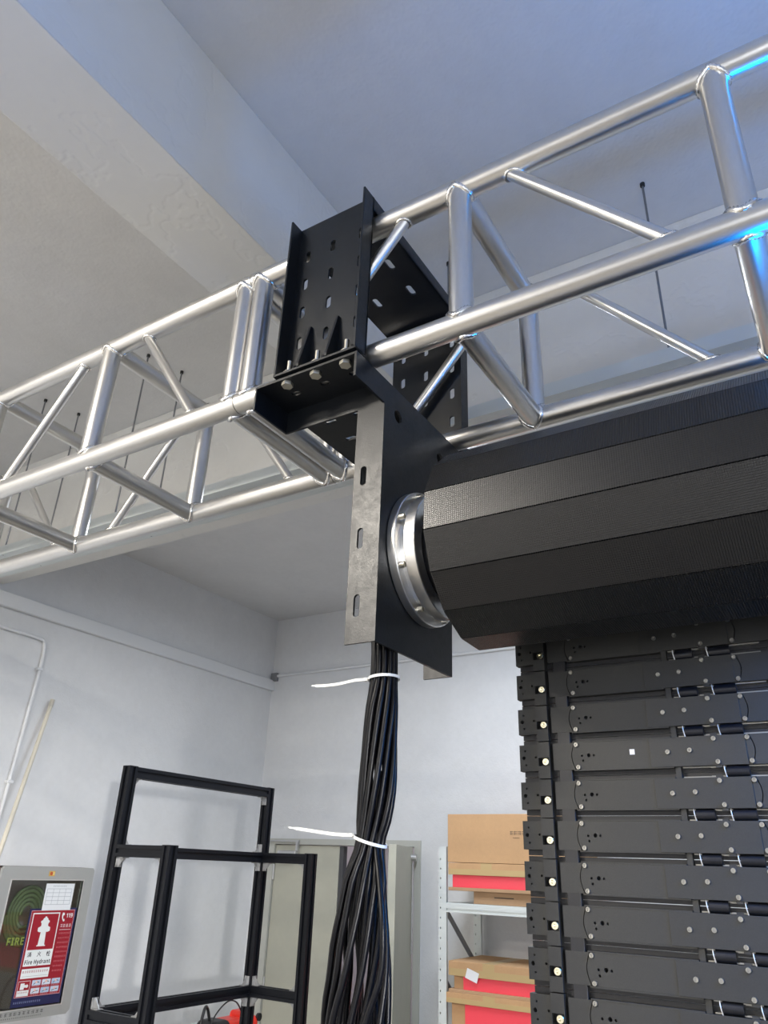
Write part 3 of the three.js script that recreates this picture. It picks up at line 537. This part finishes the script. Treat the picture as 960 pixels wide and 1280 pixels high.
    for (let r = 0; r < 2; r++) for (let c = 0; c < 3; c++) { const x = 220 + c * 128, y = 702 + r * 76; g.fillStyle = ['#b9c7da', '#c9d1de', '#a9bdd6'][(r + c) % 3]; g.fillRect(x, y, 112, 52); g.strokeStyle = '#3a3a44'; g.lineWidth = 6; g.beginPath(); g.moveTo(x + 20, y + 40); g.lineTo(x + 60, y + 18 + r * 10); g.lineTo(x + 94, y + 26); g.stroke(); g.fillStyle = '#e9b9a6'; g.fillRect(x + 44, y + 10, 22, 20); g.strokeStyle = '#dfe3e3'; scribble(g, x + 4, y + 56, 6, 12, 5); }
    g.strokeStyle = '#aab4d6'; scribble(g, 30, 892, 14, 18, 7);
  });
  const flat = (yy0, yy1, za, zb, x) => { const g = new THREE.PlaneGeometry(Math.abs(zb - za), yy1 - yy0); g.rotateY(Math.PI / 2); g.translate(x, (yy0 + yy1) / 2, (za + zb) / 2); return g; };
  part(t, 'sign', flat(1.112, 1.583, -2.98, -3.29, xF - 0.0085), M(new THREE.Color(1, 1, 1), 0.35, 0, { map: sign }));
  const note = canvasTex(200, 150, (g) => { g.fillStyle = '#dcdfe2'; g.fillRect(0, 0, 200, 150); g.strokeStyle = '#9aa0a8'; g.lineWidth = 2; g.strokeRect(14, 30, 172, 88); for (let k = 1; k < 4; k++) { g.beginPath(); g.moveTo(14, 30 + k * 22); g.lineTo(186, 30 + k * 22); g.stroke(); g.beginPath(); g.moveTo(14 + k * 43, 30); g.lineTo(14 + k * 43, 118); g.stroke(); } g.strokeStyle = '#8a9098'; scribble(g, 50, 10, 8, 9, 3); });
  part(t, 'paper_note', flat(1.573, 1.71, -3.05, -3.242, xF - 0.007), M(new THREE.Color(1, 1, 1), 0.8, 0, { map: note }));
  const fire = canvasTex(256, 128, (g) => { g.clearRect(0, 0, 256, 128); g.fillStyle = '#7d8a3e'; g.font = 'bold 84px sans-serif'; g.fillText('FIRE', 20, 92); });
  part(t, 'door_lettering', flat(1.385, 1.465, -2.86, -3.02, xF - 0.0092), M(new THREE.Color(1, 1, 1), 0.6, 0, { map: fire, transparent: true }));
  const maker = canvasTex(512, 64, (g) => { g.clearRect(0, 0, 512, 64); g.strokeStyle = '#33363a'; scribble(g, 8, 10, 15, 24, 9); g.strokeStyle = '#5a5d60'; scribble(g, 8, 46, 32, 9, 6); });
  part(t, 'maker_lettering', flat(1.058, 1.1, -2.78, -3.2, xF + 0.0006), M(new THREE.Color(1, 1, 1), 0.6, 0, { map: maker, transparent: true }));
  const badge = canvasTex(96, 64, (g) => { g.fillStyle = '#c9a45c'; g.fillRect(0, 0, 96, 64); g.fillStyle = '#b3502e'; g.beginPath(); g.arc(40, 32, 22, 0, 7); g.fill(); g.fillStyle = '#d8c178'; g.fillRect(66, 14, 24, 36); });
  part(t, 'badge', flat(1.748, 1.775, -3.045, -3.085, xF + 0.0008), M(new THREE.Color(1, 1, 1), 0.5, 0, { map: badge }));
}

// ---------------------------------------------------------------- double door in the back wall
{
  const mDoor = M(lin(0.52, 0.51, 0.42), 0.5, 0, { map: wallMap }), mJamb = M(lin(0.5, 0.5, 0.45), 0.5), mDk = M(lin(0.07, 0.07, 0.075), 0.5), mMet = M(lin(0.6, 0.6, 0.6), 0.35, 0.8);
  const d = struct('door_1', merge([bx(DX0 - 0.05, DX0, 0, DH + 0.04, ZB - 0.2, ZB + 0.012), bx(DX1, DX1 + 0.05, 0, DH + 0.04, ZB - 0.2, ZB + 0.012), bx(DX0, DX1, DH, DH + 0.04, ZB - 0.2, ZB + 0.012)]), mJamb);
  const leaf = part(d, 'door_leaf', bx(DX0 + 0.004, -3.49, 0.008, DH - 0.006, ZB - 0.052, ZB - 0.006, 0.002), mDoor);
  part(leaf, 'edge_strip', bx(-3.49, -3.455, 0.008, DH - 0.006, ZB - 0.06, ZB - 0.012, 0.002), mDk);
  for (const y of [0.3, 1.0, 1.75]) part(leaf, 'hinge', cyl(V(DX0 + 0.004, y, ZB), V(DX0 + 0.004, y + 0.11, ZB), 0.008, 0.008, 10), mMet);
  const cl = part(leaf, 'door_closer', bx(-4.04, -3.86, 1.9, 1.955, ZB - 0.006, ZB + 0.05, 0.008), mMet);
  part(cl, 'closer_arm', merge([bx(-4.15, -3.85, 2.018, 2.028, ZB + 0.014, ZB + 0.034), bx(-3.875, -3.855, 1.955, 2.02, ZB + 0.014, ZB + 0.034)]), mMet);
  // the right leaf stands open into the room
  const th = THREE.MathUtils.degToRad(110), W = 0.62, lf = new THREE.Group(); lf.name = 'open_door_leaf'; d.add(lf); lf.position.set(DX1 - 0.01, 0, ZB + 0.01); lf.rotation.y = th; // closed leaf points to -x
  const put = (n, g, m) => { const k = shadows(new THREE.Mesh(g, m)); k.name = n; lf.add(k); return k; };
  put('leaf_panel', bx(-W, -0.01, 0.008, DH - 0.006, -0.05, 0, 0.002), mDoor);
  put('bolt_rod', cyl(V(-0.06, 1.35, 0.009), V(-0.06, 1.9, 0.009), 0.006, 0.006, 10), mMet);
  put('bolt_head', cyl(V(-0.06, 1.93, 0), V(-0.06, 1.93, 0.035), 0.022, 0.022, 18), mMet);
  put('lock_plate', bx(-W - 0.002, -W + 0.001, 0.92, 1.16, -0.036, -0.014), mMet);
  // corridor behind the doorway
  const box = [bx(XL - 0.2, -1.8, 0, 2.7, ZB - 2.1, ZB - 2.0), bx(XL - 0.2, XL - 0.1, 0, 2.7, ZB - 2.0, ZB - 0.2), bx(-1.9, -1.8, 0, 2.7, ZB - 2.0, ZB - 0.2), bx(XL - 0.2, -1.8, 2.7, 2.8, ZB - 2.1, ZB - 0.2)];
  struct('wall_corridor', merge(box), M(lin(0.75, 0.72, 0.75), 0.85));
  const c = thing('ceiling_lamp', 'square lamp added to light the corridor behind the double door', 'lamp', [-3.2, 2.66, ZB - 1.1]);  // unseen lamp, put in to brighten the corridor
  part(c, 'diffuser', bx(-3.5, -2.9, 2.66, 2.7, ZB - 1.3, ZB - 0.9, 0.01), glowPane(LIGHT.corridor));
  areaLight(LIGHT.corridor, 0.6, 0.4, [-3.2, 2.65, ZB - 1.1], [-3.2, 0, ZB - 1.1001]);
}

// ---------------------------------------------------------------- storage rack with boxes
{
  const t = thing('storage_rack', 'pale galvanised storage rack with perforated posts against the back wall', 'rack', [-2.33, 0, -4.65]);
  const xl = -2.333, xr = -0.6, zf = -4.4, zr = -4.92;
  const mPost = M(lin(0.66, 0.7, 0.69), 0.4, 0.25), mBrace = M(lin(0.28, 0.31, 0.34), 0.45, 0.3);
  const post = (x, z, s) => {
    const hs = []; for (let y = 0.15; y < 1.95; y += 0.052) hs.push(slot(x + 0.012, y, 0.006, 0.01));
    return part(t, 'post', merge([plate([[x, 0], [x + 0.05, 0], [x + 0.05, 1.987], [x, 1.987]], hs, 0.002, (u, v, w) => [u, v, z - 0.002 + w]), bx(x, x + 0.002, 0, 1.987, z - 0.05, z - 0.002), bx(x + 0.048, x + 0.05, 0, 1.987, z - 0.02, z - 0.002)]), mPost);
  };
  post(xl, zf); post(xl, zr + 0.05); post(xr, zf); post(xr, zr + 0.05);
  for (const y of [1.687, 1.0, 0.35]) {
    for (const z of [zf - 0.002, zr + 0.035]) part(t, 'shelf_beam', merge([bx(xl + 0.05, xr, y - 0.05, y, z - 0.03, z - 0.004), bx(xl + 0.05, xr, y - 0.03, y - 0.004, z - 0.006, z + 0.002), bx(xl + 0.05, xr, y - 0.05, y - 0.042, z - 0.006, z + 0.001)]), mPost);
    part(t, 'shelf_board', bx(xl + 0.03, xr, y - 0.012, y, zr + 0.04, zf - 0.034), mPost);
  }
  for (const [ya, yb] of [[1.66, 1.3], [1.3, 0.9], [0.9, 0.5]]) for (const x of [xl + 0.01, xr + 0.01]) part(t, 'brace', cyl(V(x + 0.012, ya, zf - 0.03), V(x + 0.012, yb, zr + 0.02), 0.018, 0.018, 4), mBrace);

  const nK = layered(256, [[8, 1], [40, 1], [128, 1]]);
  const kMap = texFrom(256, (i) => { const v = 0.95 + 0.05 * (nK[i] - 0.5); return [v, v * 0.995, v * 0.98]; }, [2, 2], true);
  const kraft = M(lin(0.6, 0.365, 0.19), 0.85, 0, { map: kMap }), kraft2 = M(lin(0.52, 0.33, 0.19), 0.85, 0, { map: kMap }), tape = M(lin(0.5, 0.35, 0.16), 0.35), red = M(lin(0.92, 0.065, 0.095), 0.3), white = M(lin(0.8, 0.8, 0.8), 0.7), mPrint = M(lin(0.1, 0.07, 0.05), 0.8);
  const xe = -1.65, b = (n, l, base) => thing(n, l, 'box', base);
  const panel = (x0, x1, y0, y1, z0, z1, skewed) => bx(x0, x1, y0, y1, z0, z1, 0.0025);
  // flat box lying on the shelf
  const f1 = b('cardboard_box', 'flat brown carton lying on the upper shelf under the red box', [-1.9, 1.687, -4.6]);
  part(f1, 'carton', panel(-2.11, xe, 1.688, 1.752, -4.86, -4.41), kraft2);
  part(f1, 'print', bx(-1.98, -1.86, 1.722, 1.728, -4.41, -4.4095), mPrint);
  const printRow = (o, x0, n, y, h, z, m) => { const l = []; for (let k = 0; k < n; k++) { const x = x0 + k * h * 1.15; for (let j = 0; j < 3; j++) l.push(bx(x, x + h, y + h * (0.08 + 0.36 * j), y + h * (0.2 + 0.36 * j), z, z + 0.0006)); const u = x + h * (0.2 + 0.5 * rnd()); l.push(bx(u, u + h * 0.12, y, y + h, z, z + 0.0007)); } return part(o, 'print', merge(l), m); };
  // red box between kraft trays
  function redBox(label, x0, y0, yr0, yr1, y1, ywide, xRed, z, loose) {
    const o = b('red_box', label, [-1.9, y0, z - 0.22]);
    part(o, 'tray', panel(x0, xe, y0, yr0, z - 0.44, z), kraft2);
    part(o, 'red_carton', panel(xRed, xe - 0.004, yr0, yr1, z - 0.43, z - 0.012), red);
    if (loose) part(o, 'side_flap', panel(x0 + 0.02, xRed - 0.002, yr0, yr1, z - 0.4, z - 0.03), kraft);
    const lid = part(o, 'lid', panel(x0, xe, yr1, y1, z - 0.44, z), kraft);
    part(lid, 'tape', merge([bx(x0 + 0.005, xe, yr1 + 0.001, yr1 + (y1 - yr1) * 0.5, z, z + 0.0006), bx(-2.05, -1.98, yr1 + 0.001, y1 + 0.0006, z + 0.0002, z + 0.0008), bx(-2.05, -1.98, y1, y1 + 0.0006, z - 0.43, z)]), tape);
    return o;
  }
  redBox('red box in kraft trays on the upper shelf under the tall plain carton', -2.262, 1.752, 1.77, 1.836, 1.9, 0, -2.24, -4.385, false);
  const big = b('cardboard_box', 'tall plain brown carton with dark print on top of the rack', [-1.9, 1.9, -4.6]);
  part(big, 'carton', panel(-2.265, -1.5, 1.902, 2.168, -4.85, -4.385), kraft); printRow(big, -1.86, 4, 2.055, 0.021, -4.385, mPrint); printRow(big, -1.842, 6, 2.036, 0.006, -4.385, mPrint);
  const r2 = redBox('red box in kraft trays on the lower shelf with a white slip, topmost there', -2.262, 1.245, 1.262, 1.326, 1.397, 0, -2.176, -4.385, true);
  part(r2, 'white_slip', (() => { const g = new THREE.PlaneGeometry(0.075, 0.05); g.rotateZ(-0.3); g.translate(-2.115, 1.335, -4.3838); return g; })(), Object.assign(white.clone(), { side: THREE.DoubleSide }));
  redBox('red box in kraft trays on the lower shelf, beneath the one with a white slip', -2.275, 1.0015, 1.03, 1.196, 1.245, 0, -2.165, -4.38, true);
}

// ---------------------------------------------------------------- red power tool on a bench behind the frame
{
  const bT = thing('work_bench', 'steel bench standing behind the black profile frame below the red tool', 'bench', [-3.55, 0, -3.85]);
  part(bT, 'bench_top', bx(-3.95, -3.15, 0.9, 0.94, -4.3, -3.4, 0.004), mGalv);
  for (const x of [-3.9, -3.2]) for (const z of [-4.25, -3.45]) part(bT, 'leg', bx(x - 0.02, x + 0.02, 0, 0.9, z - 0.02, z + 0.02), mGalv);
  const t = thing('power_tool', 'red and black power tool with a coiled cord behind the black frame', 'tool', [-3.35, 0.94, -3.82]);
  const mRed = M(lin(0.75, 0.035, 0.02), 0.35), mBk = M(lin(0.012, 0.012, 0.013), 0.45);
  part(t, 'body', merge([bx(-3.42, -3.28, 0.94, 1.07, -4.0, -3.72, 0.03), bx(-3.4, -3.3, 1.04, 1.098, -3.96, -3.86, 0.02)]), mRed);
  part(t, 'motor_cover', bx(-3.43, -3.27, 0.94, 1.075, -3.76, -3.62, 0.035), mBk);
  part(t, 'dial', cyl(V(-3.29, 1.06, -3.99), V(-3.275, 1.06, -3.99), 0.02, 0.02, 18), mBk);
  part(t, 'cord', tube([V(-3.35, 1.06, -3.66), V(-3.34, 1.13, -3.62), V(-3.32, 1.145, -3.58), V(-3.3, 1.09, -3.54), V(-3.3, 0.96, -3.53), V(-3.33, 0.95, -3.6)], 0.008, 50, 8), mBk);
  part(t, 'thin_cord', tube([V(-3.33, 1.08, -3.9), V(-3.3, 1.15, -3.8), V(-3.29, 1.16, -3.72), V(-3.3, 1.1, -3.64), V(-3.32, 0.97, -3.6)], 0.004, 50, 6), mBk);
}

renderer.render(scene, camera);
